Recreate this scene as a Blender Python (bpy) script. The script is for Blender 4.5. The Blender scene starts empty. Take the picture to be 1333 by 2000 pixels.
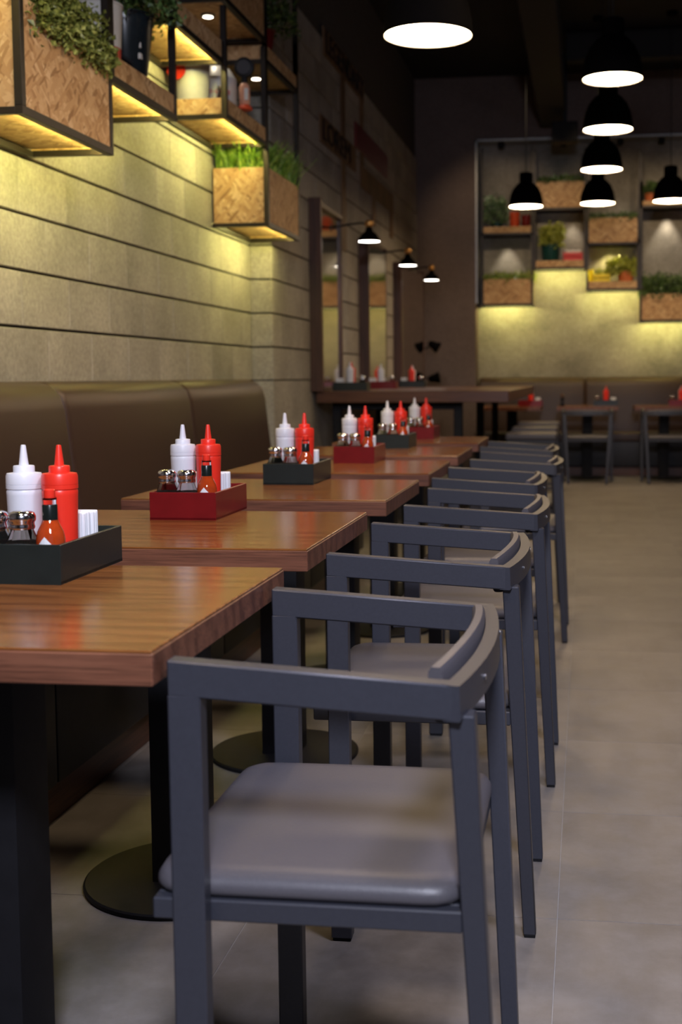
import bpy, bmesh, math, random
from mathutils import Vector, Matrix
random.seed(7)
PI = math.pi
scene = bpy.context.scene
COL = scene.collection

# ------------------------------------------------------------------ camera
F_PX, CX, CY = 2417.0, 829.9, 930.9
PITCH, YAW, ROLL, EYE = 0.0802, 0.1296, -0.0058, 1.055
fw = Vector((-math.sin(YAW)*math.cos(PITCH), math.cos(YAW)*math.cos(PITCH), -math.sin(PITCH)))
rt0 = Vector((math.cos(YAW), math.sin(YAW), 0)); up0 = rt0.cross(fw)
rt = rt0*math.cos(ROLL) + up0*math.sin(ROLL); up = -rt0*math.sin(ROLL) + up0*math.cos(ROLL)
cd = bpy.data.cameras.new('camera'); cam = bpy.data.objects.new('camera', cd); COL.objects.link(cam)
m = Matrix((rt, up, -fw)).transposed().to_4x4(); m.translation = (0, 0, EYE); cam.matrix_world = m
cd.sensor_fit = 'AUTO'; cd.sensor_width = 36; cd.lens = F_PX/2000*36
cd.shift_x = (666.5-CX)/2000; cd.shift_y = (CY-1000)/2000
cd.clip_start = 0.05; cd.clip_end = 60
cd.dof.use_dof = True; cd.dof.focus_distance = 2.3; cd.dof.aperture_fstop = 4.8
scene.camera = cam

# ------------------------------------------------------------------ world and exposure
w = bpy.data.worlds.new('world'); scene.world = w; w.use_nodes = True
w.node_tree.nodes['Background'].inputs[0].default_value = (0.5, 0.55, 0.7, 1)
w.node_tree.nodes['Background'].inputs[1].default_value = 0.02
vs = scene.view_settings
vs.view_transform = 'Standard'; vs.look = 'None'; vs.gamma = 1; vs.use_curve_mapping = False; vs.exposure = 0.0
cy = scene.cycles
cy.max_bounces = 8; cy.diffuse_bounces = 4; cy.glossy_bounces = 4; cy.transmission_bounces = 8
cy.sample_clamp_indirect = 3.0; cy.caustics_reflective = False; cy.caustics_refractive = False
try:
    cy.use_denoising = True
except Exception:
    pass

# ------------------------------------------------------------------ lights of the room, added fills among them (lamps' own light sits in their builders)
def area(name, loc, target, sx, sy, power, color):
    l = bpy.data.lights.new(name, 'AREA'); l.shape = 'RECTANGLE'; l.size = sx; l.size_y = sy
    l.energy = power; l.color = color
    o = bpy.data.objects.new(name, l); COL.objects.link(o); o.location = loc
    o.rotation_euler = (Vector(target)-Vector(loc)).to_track_quat('-Z', 'Y').to_euler()
    return o
area('cool_rear_fill', (1.6, -3.3, 1.9), (-0.2, 2.5, 0.6), 3.6, 2.2, 4, (0.62, 0.70, 1.0))  # unseen cool fill added behind the camera, no window stands there
area('cool_ceiling_panel', (0.15, -0.55, 2.45), (-0.2, 1.8, 0.3), 0.3, 0.3, 96, (0.80, 0.83, 1.0))
area('cool_floor_fill', (0.75, 1.3, 3.2), (0.55, 2.35, 0.0), 0.45, 0.45, 50, (0.82, 0.80, 1.0))  # unseen fill added overhead to cool and brighten the near floor
for _x, _tx in ((-.7, -.9), (.35, .3), (1.3, 1.2)):      # unseen spots added to brighten the back shelving
    _l = bpy.data.lights.new('shelf_fill', 'SPOT'); _l.energy = 85; _l.color = (1, .74, .46); _l.spot_size = .75; _l.spot_blend = .7; _l.shadow_soft_size = .05
    _o = bpy.data.objects.new('shelf_fill', _l); COL.objects.link(_o); _o.location = (_x, 10.9, 3.95)
    _o.rotation_euler = (Vector((_tx, 13.8, 2.4))-Vector(_o.location)).to_track_quat('-Z', 'Y').to_euler()
LED_COL = (1.0, 0.93, 0.30); LED_POW = 132.0
PEND_COL = (1.0, 0.72, 0.43); PEND_E = 48.0

# ------------------------------------------------------------------ materials
def new_mat(name):
    mt = bpy.data.materials.new(name); mt.use_nodes = True
    nt = mt.node_tree; b = nt.nodes['Principled BSDF']
    return mt, nt, b
def N(nt, t, **kw):
    n = nt.nodes.new(t)
    for k, v in kw.items():
        if k.startswith('i_'): n.inputs[k[2:].replace('_', ' ')].default_value = v
        else: setattr(n, k, v)
    return n
def coords(nt, scale=(1, 1, 1), rand=0.0, rot=(0, 0, 0)):
    tc = N(nt, 'ShaderNodeTexCoord'); mp = N(nt, 'ShaderNodeMapping')
    mp.inputs['Scale'].default_value = scale; mp.inputs['Rotation'].default_value = rot
    if rand:
        oi = N(nt, 'ShaderNodeObjectInfo'); mu = N(nt, 'ShaderNodeVectorMath', operation='SCALE'); mu.inputs[0].default_value = (rand, rand*0.7, rand*1.3)
        nt.links.new(oi.outputs['Random'], mu.inputs['Scale'])
        ad = N(nt, 'ShaderNodeVectorMath', operation='ADD')
        nt.links.new(tc.outputs['Object'], ad.inputs[0]); nt.links.new(mu.outputs[0], ad.inputs[1])
        nt.links.new(ad.outputs[0], mp.inputs['Vector'])
    else:
        nt.links.new(tc.outputs['Object'], mp.inputs['Vector'])
    return mp.outputs[0]
def ramp(nt, src, stops):
    r = N(nt, 'ShaderNodeValToRGB'); e = r.color_ramp.elements
    while len(e) < len(stops): e.new(0.5)
    for k, (p, c) in enumerate(stops): e[k].position = p; e[k].color = (*c, 1)
    nt.links.new(src, r.inputs[0]); return r.outputs[0]
def mixc(nt, fac, a, b, mode='MIX'):
    mx = N(nt, 'ShaderNodeMix', data_type='RGBA', blend_type=mode)
    for s, v in ((0, fac), (6, a), (7, b)):
        if isinstance(v, (int, float)): mx.inputs[s].default_value = v
        elif isinstance(v, tuple): mx.inputs[s].default_value = (*v, 1)
        else: nt.links.new(v, mx.inputs[s])
    return mx.outputs[2]
def noise(nt, vec, scale, detail=4, rough=0.55):
    n = N(nt, 'ShaderNodeTexNoise'); n.inputs['Scale'].default_value = scale
    n.inputs['Detail'].default_value = detail; n.inputs['Roughness'].default_value = rough
    nt.links.new(vec, n.inputs['Vector']); return n.outputs[0]
def bump(nt, b, src, strength, dist=0.002):
    bm = N(nt, 'ShaderNodeBump'); bm.inputs['Strength'].default_value = strength; bm.inputs['Distance'].default_value = dist
    nt.links.new(src, bm.inputs['Height']); nt.links.new(bm.outputs[0], b.inputs['Normal'])
def plain(name, c, rough=0.5, metal=0.0, var=0.08, spec=0.5, coat=0.0, trans=0.0, ior=1.45, bmp=0.0, nscale=30, emis=None, es=0):
    mt, nt, b = new_mat(name)
    v = coords(nt); n = noise(nt, v, nscale)
    c1 = tuple(x*(1-var) for x in c); c2 = tuple(min(1, x*(1+var)) for x in c)
    nt.links.new(ramp(nt, n, [(0.3, c1), (0.7, c2)]), b.inputs['Base Color'])
    b.inputs['Roughness'].default_value = rough; b.inputs['Metallic'].default_value = metal
    b.inputs['Specular IOR Level'].default_value = spec; b.inputs['Coat Weight'].default_value = coat
    b.inputs['Transmission Weight'].default_value = trans; b.inputs['IOR'].default_value = ior
    if bmp: bump(nt, b, n, bmp)
    if emis:
        b.inputs['Emission Color'].default_value = (*emis, 1); b.inputs['Emission Strength'].default_value = es
    return mt

def wood(name, dark, mid, light, rough, axis='x', rough_var=0.0, coat=0.0, scale=1.0):
    mt, nt, b = new_mat(name)
    sc = {'x': (1.6, 26, 26), 'y': (26, 1.6, 26), 'z': (26, 26, 1.6)}[axis]
    v = coords(nt, tuple(s*scale for s in sc), rand=9.0)
    n1 = noise(nt, v, 1.0, 6, 0.6)
    v2 = coords(nt, tuple(s*scale*(5 if s > 2 else 2.5) for s in sc), rand=9.0)
    n2 = noise(nt, v2, 1.0, 3, 0.7)
    wv = N(nt, 'ShaderNodeTexWave', bands_direction={'x': 'Y', 'y': 'X', 'z': 'X'}[axis]); wv.inputs['Scale'].default_value = 3.0*scale
    wv.inputs['Distortion'].default_value = 9; wv.inputs['Detail'].default_value = 3
    nt.links.new(coords(nt, tuple((0.35 if s < 2 else 1.0) for s in sc), rand=5.0), wv.inputs['Vector'])
    c = ramp(nt, n1, [(0.28, dark), (0.5, mid), (0.74, light)])
    c = mixc(nt, 0.35, c, ramp(nt, wv.outputs[0], [(0.0, dark), (0.6, light)]))
    c = mixc(nt, ramp(nt, n2, [(0.35, (0.55, 0.55, 0.55)), (0.55, (0, 0, 0))]), c, tuple(x*0.5 for x in dark))
    nt.links.new(c, b.inputs['Base Color'])
    b.inputs['Roughness'].default_value = rough; b.inputs['Coat Weight'].default_value = coat; b.inputs['Coat Roughness'].default_value = rough*0.8
    bump(nt, b, n2, 0.15, 0.0006)
    return mt

def osb(name, axis):
    mt, nt, b = new_mat(name)
    cols = [((0.30, 0.155, 0.055), (0.50, 0.285, 0.115), (0.62, 0.39, 0.18)), ((0.38, 0.20, 0.075), (0.53, 0.31, 0.13), (0.72, 0.49, 0.25))]
    prev = None
    for k, ang in enumerate((0.35, 1.25, -0.55, 2.2, 0.85)):
        rot = [0, 0, 0]; rot[axis] = ang
        v0 = coords(nt, (1, 1, 1), rand=6.0, rot=tuple(rot))
        sc_ = N(nt, 'ShaderNodeVectorMath', operation='MULTIPLY')
        sc = [13+k, 13+k, 13+k]; sc[(axis+1) % 3] = 58+5*k; sc_.inputs[1].default_value = sc
        nt.links.new(v0, sc_.inputs[0])
        wn = N(nt, 'ShaderNodeTexNoise'); wn.inputs['Scale'].default_value = 0.5; nt.links.new(sc_.outputs[0], wn.inputs['Vector'])
        ad = N(nt, 'ShaderNodeVectorMath', operation='MULTIPLY_ADD')
        ad.inputs[1].default_value = (1.5, 1.5, 1.5); nt.links.new(wn.outputs['Color'], ad.inputs[0]); nt.links.new(sc_.outputs[0], ad.inputs[2])
        vo = N(nt, 'ShaderNodeTexVoronoi'); vo.inputs['Scale'].default_value = 0.9; nt.links.new(ad.outputs[0], vo.inputs['Vector'])
        sep = N(nt, 'ShaderNodeSeparateColor'); nt.links.new(vo.outputs['Color'], sep.inputs[0])
        cc = cols[k % 2]
        c = ramp(nt, sep.outputs[0], [(0.03, cc[0]), (0.25, cc[1]), (0.95, cc[2])])
        prev = c if prev is None else mixc(nt, ramp(nt, sep.outputs[1], [(0.58, (0, 0, 0)), (0.62, (1, 1, 1))]), prev, c)
    nt.links.new(prev, b.inputs['Base Color']); b.inputs['Roughness'].default_value = 0.6
    return mt

def stone(name, base, rough=0.8, per_object=0.11, stain=0.5, scale=1.0):
    mt, nt, b = new_mat(name)
    v = coords(nt, (1, 1, 1), rand=11.0)
    n1 = noise(nt, v, 2.3*scale, 6, 0.6); n2 = noise(nt, v, 60*scale, 3, 0.7)
    c1 = tuple(x*(1-stain*0.45) for x in base); c2 = tuple(x*(1+stain*0.3) for x in base)
    c = ramp(nt, n1, [(0.32, c1), (0.68, c2)])
    c = mixc(nt, 0.22, c, ramp(nt, n2, [(0.3, (0, 0, 0)), (0.7, (1, 1, 1))]), 'OVERLAY')
    if per_object:
        oi = N(nt, 'ShaderNodeObjectInfo')
        c = mixc(nt, 1.0, c, ramp(nt, oi.outputs['Random'], [(0, (1-per_object,)*3), (1, (1+per_object*0.4, 1+per_object*0.36, 1+per_object*0.3))]), 'MULTIPLY')
    nt.links.new(c, b.inputs['Base Color']); b.inputs['Roughness'].default_value = rough
    b.inputs['Specular IOR Level'].default_value = 0.3
    bump(nt, b, n2, 0.35, 0.0015)
    return mt

def floor_mat():
    mt, nt, b = new_mat('floor_tile_stone')
    v = coords(nt, (1, 1, 1), rand=13.0)
    n1 = noise(nt, v, 1.9, 7, 0.62); n2 = noise(nt, v, 14, 6, 0.7)
    vv = coords(nt, (3.0, 0.7, 1), rand=5.0); n3 = noise(nt, vv, 3.0, 5, 0.65)
    c = ramp(nt, n1, [(0.33, (0.15, 0.135, 0.125)), (0.5, (0.21, 0.192, 0.178)), (0.7, (0.27, 0.248, 0.23))])
    c = mixc(nt, 0.4, c, ramp(nt, n2, [(0.35, (0.15, 0.135, 0.12)), (0.65, (0.29, 0.27, 0.25))]))
    c = mixc(nt, ramp(nt, n3, [(0.5, (0, 0, 0)), (0.78, (0.45, 0.45, 0.45))]), c, (0.14, 0.12, 0.105))
    nt.links.new(c, b.inputs['Base Color'])
    nt.links.new(ramp(nt, n2, [(0.3, (0.42,)*3), (0.7, (0.62,)*3)]), b.inputs['Roughness'])
    b.inputs['Specular IOR Level'].default_value = 0.35
    bump(nt, b, n2, 0.12, 0.001)
    return mt

def leaf_mat(name, d, m_, l):
    mt, nt, b = new_mat(name)
    v = coords(nt); n = noise(nt, v, 45, 2)
    nt.links.new(ramp(nt, n, [(0.3, d), (0.5, m_), (0.72, l)]), b.inputs['Base Color'])
    b.inputs['Roughness'].default_value = 0.45
    return mt

M = {}
M['table_top'] = wood('table_top_oak', (0.11, 0.035, 0.009), (0.22, 0.078, 0.019), (0.32, 0.125, 0.034), 0.22, 'x', coat=0.25, scale=2.0)
M['table_edge'] = wood('table_edge_oak', (0.07, 0.024, 0.013), (0.15, 0.055, 0.03), (0.22, 0.088, 0.048), 0.4, 'x', scale=2.0)
M['dark_wood'] = wood('dark_stained_wood', (0.035, 0.014, 0.008), (0.07, 0.027, 0.014), (0.11, 0.045, 0.024), 0.4, 'z')
M['plinth_wood'] = wood('plinth_wood', (0.05, 0.018, 0.010), (0.10, 0.038, 0.020), (0.15, 0.06, 0.032), 0.4, 'y')
M['bar_wood'] = wood('bar_wood', (0.05, 0.018, 0.009), (0.10, 0.038, 0.018), (0.15, 0.06, 0.028), 0.32, 'x')
M['sign_wood'] = wood('sign_wood', (0.09, 0.05, 0.022), (0.17, 0.09, 0.04), (0.26, 0.14, 0.06), 0.6, 'z')
M['chair_metal'] = plain('charcoal_powder_coat', (0.036, 0.038, 0.050), 0.38, 0.0, 0.06, 0.5, bmp=0.05, nscale=220)
M['chair_seat'] = plain('grey_leatherette', (0.088, 0.083, 0.094), 0.40, 0, 0.06, 0.5, bmp=0.15, nscale=320)
M['black_metal'] = plain('black_steel', (0.009, 0.009, 0.011), 0.55, 0.0, 0.15, 0.25)
M['frame_steel'] = plain('dark_shelf_steel', (0.022, 0.017, 0.014), 0.4, 0.3, 0.15)
M['bench_leather'] = plain('brown_leatherette', (0.046, 0.025, 0.018), 0.42, 0, 0.08, 0.5, bmp=0.1, nscale=260)
M['bench_black'] = plain('bench_base_black', (0.018, 0.018, 0.022), 0.45, 0, 0.1)
M['caddy_green'] = plain('dark_green_lacquer', (0.012, 0.018, 0.017), 0.35, 0, 0.1)
M['caddy_red'] = plain('dark_red_lacquer', (0.16, 0.006, 0.008), 0.3, 0, 0.1)
M['plastic_white'] = plain('white_squeeze_plastic', (0.72, 0.74, 0.80), 0.35, 0, 0.03)
M['plastic_red'] = plain('red_squeeze_plastic', (0.80, 0.035, 0.018), 0.33, 0, 0.04)
M['chrome'] = plain('chrome', (0.75, 0.75, 0.78), 0.14, 1.0, 0.04)
M['glass'] = plain('shaker_glass', (0.93, 0.95, 0.95), 0.03, 0, 0.01, trans=1.0, ior=1.22)
M['salt'] = plain('white_grains', (0.75, 0.73, 0.70), 0.8, 0, 0.1, nscale=400)
M['pepper'] = plain('brown_grains', (0.5, 0.45, 0.38), 0.85, 0, 0.5, nscale=500)
M['sauce'] = plain('red_pepper_sauce', (0.5, 0.06, 0.01), 0.06, 0, 0.25, coat=1.0, trans=0.25)
M['neck_black'] = plain('black_neck_foil', (0.008, 0.012, 0.011), 0.25, 0, 0.1)
M['paper'] = plain('white_paper', (0.80, 0.82, 0.85), 0.7, 0, 0.03)
M['osb_x'] = osb('strand_board_face', 0); M['osb_y'] = osb('strand_board_side', 1); M['osb_z'] = osb('strand_board_base', 2)
M['stone'] = stone('stone_block', (0.37, 0.34, 0.29))
M['mortar'] = plain('dark_joint', (0.07, 0.058, 0.045), 0.9, 0, 0.2)
M['plaster'] = stone('back_wall_plaster', (0.31, 0.285, 0.245), per_object=0, stain=0.8, scale=0.8)
M['dark_plaster'] = stone('dark_brown_plaster', (0.15, 0.112, 0.10), per_object=0, stain=0.3)
M['ceiling'] = plain('black_ceiling_paint', (0.010, 0.009, 0.010), 0.8, 0, 0.3, nscale=3)
M['duct'] = plain('dark_duct_paint', (0.010, 0.009, 0.009), 0.8, 0, 0.2)
M['floor'] = floor_mat()
M['grout'] = plain('pale_grout', (0.32, 0.31, 0.30), 0.8, 0, 0.1)
M['mirror'] = plain('mirror_silver', (0.80, 0.74, 0.66), 0.06, 1.0, 0.01)
M['brass'] = plain('aged_brass', (0.75, 0.42, 0.14), 0.42, 1.0, 0.2)
M['shade_out'] = plain('black_enamel', (0.003, 0.0025, 0.0025), 0.8, 0, 0.1, 0.04)
M['shade_in'] = plain('white_enamel', (0.85, 0.84, 0.82), 0.5, 0, 0.02)
M['lamp_on'] = plain('lit_pendant_diffuser', (0.9, 0.9, 0.9), 0.5, emis=PEND_COL, es=PEND_E)
M['sconce_on'] = plain('lit_sconce_bulb', (0.9, 0.9, 0.9), 0.5, emis=(1, 0.93, 0.84), es=14)
M['spot_on'] = plain('lit_spot_lens', (0.9, 0.9, 0.9), 0.5, emis=(1, 0.86, 0.66), es=12)
M['led_on'] = plain('lit_led_strip', (0.9, 0.9, 0.7), 0.5, emis=LED_COL, es=LED_POW)
M['soil'] = plain('potting_soil', (0.02, 0.014, 0.008), 0.95, 0, 0.4)
M['box_leaf'] = leaf_mat('boxwood_leaf', (0.05, 0.07, 0.012), (0.19, 0.22, 0.04), (0.46, 0.48, 0.12))
M['dark_leaf'] = leaf_mat('dark_leaf', (0.02, 0.045, 0.01), (0.06, 0.12, 0.025), (0.20, 0.28, 0.07))
M['grass_leaf'] = leaf_mat('grass_blade', (0.04, 0.11, 0.010), (0.17, 0.34, 0.03), (0.48, 0.60, 0.10))
M['yellow_leaf'] = leaf_mat('yellow_green_leaf', (0.12, 0.16, 0.015), (0.36, 0.40, 0.05), (0.62, 0.60, 0.12))
M['pale_leaf'] = leaf_mat('variegated_leaf', (0.02, 0.07, 0.015), (0.08, 0.16, 0.05), (0.55, 0.62, 0.42))
M['tin_white'] = plain('white_tin', (0.62, 0.60, 0.55), 0.35, 0, 0.05)
M['tin_red'] = plain('red_tin', (0.62, 0.03, 0.015), 0.35, 0, 0.05)
M['dark_red'] = plain('dark_red_glaze', (0.16, 0.012, 0.010), 0.3, 0, 0.1)
M['tin_dark'] = plain('blue_black_tin', (0.008, 0.014, 0.018), 0.25, 0, 0.2)
M['bottle_green'] = plain('bottle_green_tin', (0.008, 0.05, 0.045), 0.3, 0, 0.2)
M['terracotta'] = plain('terracotta', (0.60, 0.16, 0.05), 0.6, 0, 0.1)
M['orange_red'] = plain('orange_red_tin', (0.72, 0.09, 0.03), 0.45, 0, 0.05)
M['yellow'] = plain('yellow_paint', (0.92, 0.72, 0.01), 0.45, 0, 0.05)
M['peach'] = plain('peach_liquid', (0.72, 0.36, 0.22), 0.2, 0, 0.05)
M['label_white'] = plain('off_white_label', (0.7, 0.68, 0.62), 0.6, 0, 0.04)
M['dial'] = plain('grey_dial', (0.05, 0.05, 0.055), 0.4, 0, 0.1)
M['silver'] = plain('silver_and_lit_reveal', (0.34, 0.33, 0.31), 0.35, 0.8, 0.1)  # metal of the spot rings, also the lit tone of reveal and soffit
M['cord'] = plain('black_cord', (0.01, 0.01, 0.01), 0.6)

# ------------------------------------------------------------------ geometry helpers
class MB:
    def __init__(s): s.bm = bmesh.new()
    def box(s, a, b, bev=0.0, seg=1, mi=0):
        x0, y0, z0 = [min(p, q) for p, q in zip(a, b)]; x1, y1, z1 = [max(p, q) for p, q in zip(a, b)]
        v = [s.bm.verts.new(p) for p in ((x0,y0,z0),(x1,y0,z0),(x1,y1,z0),(x0,y1,z0),(x0,y0,z1),(x1,y0,z1),(x1,y1,z1),(x0,y1,z1))]
        fs = [s.bm.faces.new([v[i] for i in f]) for f in ((0,3,2,1),(4,5,6,7),(0,1,5,4),(1,2,6,5),(2,3,7,6),(3,0,4,7))]
        for f in fs: f.material_index = mi
        if bev:
            es = list({e for f in fs for e in f.edges})
            bmesh.ops.bevel(s.bm, geom=es, offset=bev, segments=seg, profile=0.7, affect='EDGES')
        return s
    def hexa(s, bot, top, bev=0.0):
        v = [s.bm.verts.new(p) for p in list(bot)+list(top)]
        fs = [s.bm.faces.new([v[i] for i in f]) for f in ((0,3,2,1),(4,5,6,7),(0,1,5,4),(1,2,6,5),(2,3,7,6),(3,0,4,7))]
        if bev:
            bmesh.ops.bevel(s.bm, geom=list({e for f in fs for e in f.edges}), offset=bev, segments=1, affect='EDGES')
        return s
    def beam(s, p, q, wx, wy, wx2=None, wy2=None, bev=0.0015):
        """upright-ish leg from p (bottom) to q (top), rectangular section in x and y"""
        wx2 = wx2 or wx; wy2 = wy2 or wy
        r = lambda c, a, b: [(c[0]-a/2, c[1]-b/2, c[2]), (c[0]+a/2, c[1]-b/2, c[2]), (c[0]+a/2, c[1]+b/2, c[2]), (c[0]-a/2, c[1]+b/2, c[2])]
        return s.hexa(r(p, wx, wy), r(q, wx2, wy2), bev)
    def lathe(s, prof, n=24, c=(0, 0, 0), axis='z', cap0=True, cap1=True):
        rings = []
        for r, z in prof:
            ring = []
            for k in range(n):
                a = 2*PI*k/n
                p = (r*math.cos(a), r*math.sin(a), z)
                if axis == 'y': p = (p[0], p[2], p[1])
                if axis == 'x': p = (p[2], p[0], p[1])
                ring.append(s.bm.verts.new((p[0]+c[0], p[1]+c[1], p[2]+c[2])))
            rings.append(ring)
        for a, b in zip(rings, rings[1:]):
            for k in range(n): s.bm.faces.new((a[k], a[(k+1)%n], b[(k+1)%n], b[k]))
        if cap0 and prof[0][0] > 1e-5: s.bm.faces.new(rings[0][::-1])
        if cap1 and prof[-1][0] > 1e-5: s.bm.faces.new(rings[-1])
        return s
    def sweep(s, path, prof):
        """closed profile [(u,z)] swept along plan path [(x,y,z)]; u points along the path's outward normal"""
        n = len(path); rings = []
        for i, p in enumerate(path):
            a = Vector(path[max(0, i-1)]); b = Vector(path[min(n-1, i+1)]); t = (b-a).normalized(); nr = Vector((t.y, -t.x, 0)).normalized()
            rings.append([s.bm.verts.new((p[0]+nr.x*u, p[1]+nr.y*u, p[2]+z)) for u, z in prof])
        k = len(prof)
        for a, b in zip(rings, rings[1:]):
            for j in range(k): s.bm.faces.new((a[j], a[(j+1)%k], b[(j+1)%k], b[j]))
        s.bm.faces.new(rings[0][::-1]); s.bm.faces.new(rings[-1])
        return s
    def tube(s, pts, r, n=8):
        rings = []
        for i, p in enumerate(pts):
            a = Vector(pts[max(0, i-1)]); b = Vector(pts[min(len(pts)-1, i+1)]); t = (b-a).normalized()
            u = t.orthogonal().normalized() if i == 0 else (u0 - t*u0.dot(t)).normalized(); u0 = u; v = t.cross(u)
            rings.append([s.bm.verts.new(Vector(p)+u*r*math.cos(2*PI*k/n)+v*r*math.sin(2*PI*k/n)) for k in range(n)])
        for a, b in zip(rings, rings[1:]):
            for k in range(n): s.bm.faces.new((a[k], a[(k+1)%n], b[(k+1)%n], b[k]))
        s.bm.faces.new(rings[0][::-1]); s.bm.faces.new(rings[-1])
        return s
    def build(s, name, mat, parent=None, smooth=None, kind=None, loc=None):
        bmesh.ops.recalc_face_normals(s.bm, faces=s.bm.faces[:])
        me = bpy.data.meshes.new(name)
        if smooth is not None:
            for f in s.bm.faces: f.smooth = True
            ca = math.cos(smooth)
            for e in s.bm.edges:
                if len(e.link_faces) == 2:
                    e.smooth = e.link_faces[0].normal.dot(e.link_faces[1].normal) > ca
        s.bm.to_mesh(me); s.bm.free()
        for m_ in (mat if isinstance(mat, (list, tuple)) else [mat]): me.materials.append(m_)
        o = bpy.data.objects.new(name, me); COL.objects.link(o)
        if parent: o.parent = parent
        if loc: o.location = loc
        if kind: o['kind'] = kind
        return o
SM = math.radians(35)

def tag(o, label=None, cat=None, group=None, kind=None):
    if label: o['label'] = label
    if cat: o['category'] = cat
    if group: o['group'] = group
    if kind: o['kind'] = kind
    return o
def thing(name, loc, label, cat, group=None, rz=0):
    o = bpy.data.objects.new(name, None); COL.objects.link(o); o.location = loc; o.rotation_euler = (0, 0, rz)
    o.empty_display_size = 0.05
    return tag(o, label, cat, group)
KIDS = {}
def kids(o):
    return [c for c in bpy.data.objects if c.parent == o]
def copy_tree(o, parent=None, loc=None, rz=None, label=None, tree=None):
    if tree is None: tree = snapshot(o)
    c = o.copy(); COL.objects.link(c); c.parent = parent
    if loc is not None: c.location = loc
    if rz is not None: c.rotation_euler = (0, 0, rz)
    if label: c['label'] = label
    for ch, sub in tree: copy_tree(ch, c, tree=sub)
    return c
def snapshot(o): return [(c, snapshot(c)) for c in kids(o)]

# ------------------------------------------------------------------ setting: floor, ceiling, walls
WX = -1.98          # left wall plane
PX = -1.85          # pilaster / far left wall plane
YB = 14.0           # alcove back
YS = 13.70          # plane of the dark surround
HC = 4.3
fl = MB().box((-2.3, -4.2, -0.10), (4.4, 14.2, -0.0012)).build('floor', M['grout']); fl['kind'] = 'structure'
tile_me = None
for i in range(10):
    for j in range(24):
        x = -2.45 + 0.6*i; y = -0.05 + 0.6*j
        if tile_me is None:
            o = MB().box((0.0010, 0.0010, -0.008), (0.5990, 0.5990, 0.0), bev=0.0004).build('tile', M['floor'], fl); tile_me = o.data
        else:
            o = bpy.data.objects.new('tile', tile_me); COL.objects.link(o); o.parent = fl
        o.location = (x, y, 0)
f2 = MB().box((-2.3, -4.2, -0.0012), (4.4, -0.06, 0.0)).build('floor_strip', M['floor'], fl)
ce = MB().box((-2.3, -4.2, HC), (4.4, 14.2, HC+0.1)).build('ceiling', M['ceiling']); ce['kind'] = 'structure'
wr = MB().box((4.0, -4.2, 0), (4.2, 14.2, HC)).build('wall_right', M['dark_plaster']); wr['kind'] = 'structure'
wq = MB().box((-2.3, -4.2, 0), (4.2, -4.0, HC)).build('wall_rear', M['dark_plaster']); wq['kind'] = 'structure'

wl = MB()
wl.box((WX-0.3, -4.2, 0), (WX-0.022, 7.25, HC)); wl.box((WX-0.3, 7.27, 0), (PX-0.022, 14.2, HC))
wl = wl.build('wall_left', M['mortar']); wl['kind'] = 'structure'
blocks = {}
def block(x, y0, y1, z0, z1, ret=False):
    L = round(y1-y0, 3)
    key = (L, round(z1-z0, 3), ret)
    if key not in blocks:
        g = 0.005
        o = MB().box((-0.022, 0.0012, g), (0, L-0.0012, z1-z0-g), bev=0.0025).build('stone_block', M['stone'], wl); blocks[key] = o.data
    else:
        o = bpy.data.objects.new('stone_block', blocks[key]); COL.objects.link(o); o.parent = wl
    o.location = (x + random.uniform(-0.001, 0.001), y0, z0)
CH = 0.2
for r in range(12):
    z = 1.04 + CH*r
    off = (7.25 - 0.62) % 0.4066 if r % 2 else (7.25-0.42) % 0.4066
    y = 7.25; first = True
    while y > 2.4:
        Lb = (0.21 if r % 2 else 0.4066) if first else 0.4066
        first = False
        block(WX, y-Lb, y, z, z+CH); y -= Lb
    y = 7.25; k = 0
    while y < 13.68:
        Lb = 0.21 if (k == 0 and r % 2) else 0.65 if y > 9.2 else 0.4066
        if y+Lb > 13.69: Lb = 13.69-y
        if Lb > 0.05: block(PX, y, y+Lb, z, z+CH)
        y += Lb; k += 1
# return face of the pilaster
ret_me = None
for r in range(12):
    z = 1.04+CH*r
    o = MB().box((WX, 7.236, z+0.005), (PX-0.001, 7.252, z+CH-0.005), bev=0.002).build('stone_block', M['stone'], wl)
tag(MB().box((WX-0.021, 2.4, 0), (WX, 7.25, 1.038)).build('stone_dado', M['stone'], wl))
MB().box((PX-0.021, 7.25, 0), (PX, 13.69, 1.038)).build('stone_dado', M['stone'], wl)
MB().box((WX-0.02, 7.236, 0), (PX-0.001, 7.252, 1.038)).build('stone_dado', M['stone'], wl)

# dark end wall with the alcove for the shelving
AX = -1.205
wb = MB().box((-2.3, YS, 0), (AX, 14.2, HC)); wb.box((AX, YS, 3.63), (4.0, 14.2, HC)); wb = wb.build('wall_back', M['dark_plaster']); wb['kind'] = 'structure'
MB().box((AX, YB, 0), (4.0, 14.2, 3.63)).build('lit_plaster_panel', M['plaster'], wb)
tr = MB().box((AX, YS-0.012, 1.86), (AX+0.018, YB, 3.63)); tr.box((AX, YS-0.012, 3.61), (4.0, YB, 3.63)); tr = tr.build('lit_reveal_1', M['silver']); tr['kind'] = 'structure'  # pale lining added for the lit faces of the reveal and soffit

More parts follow.
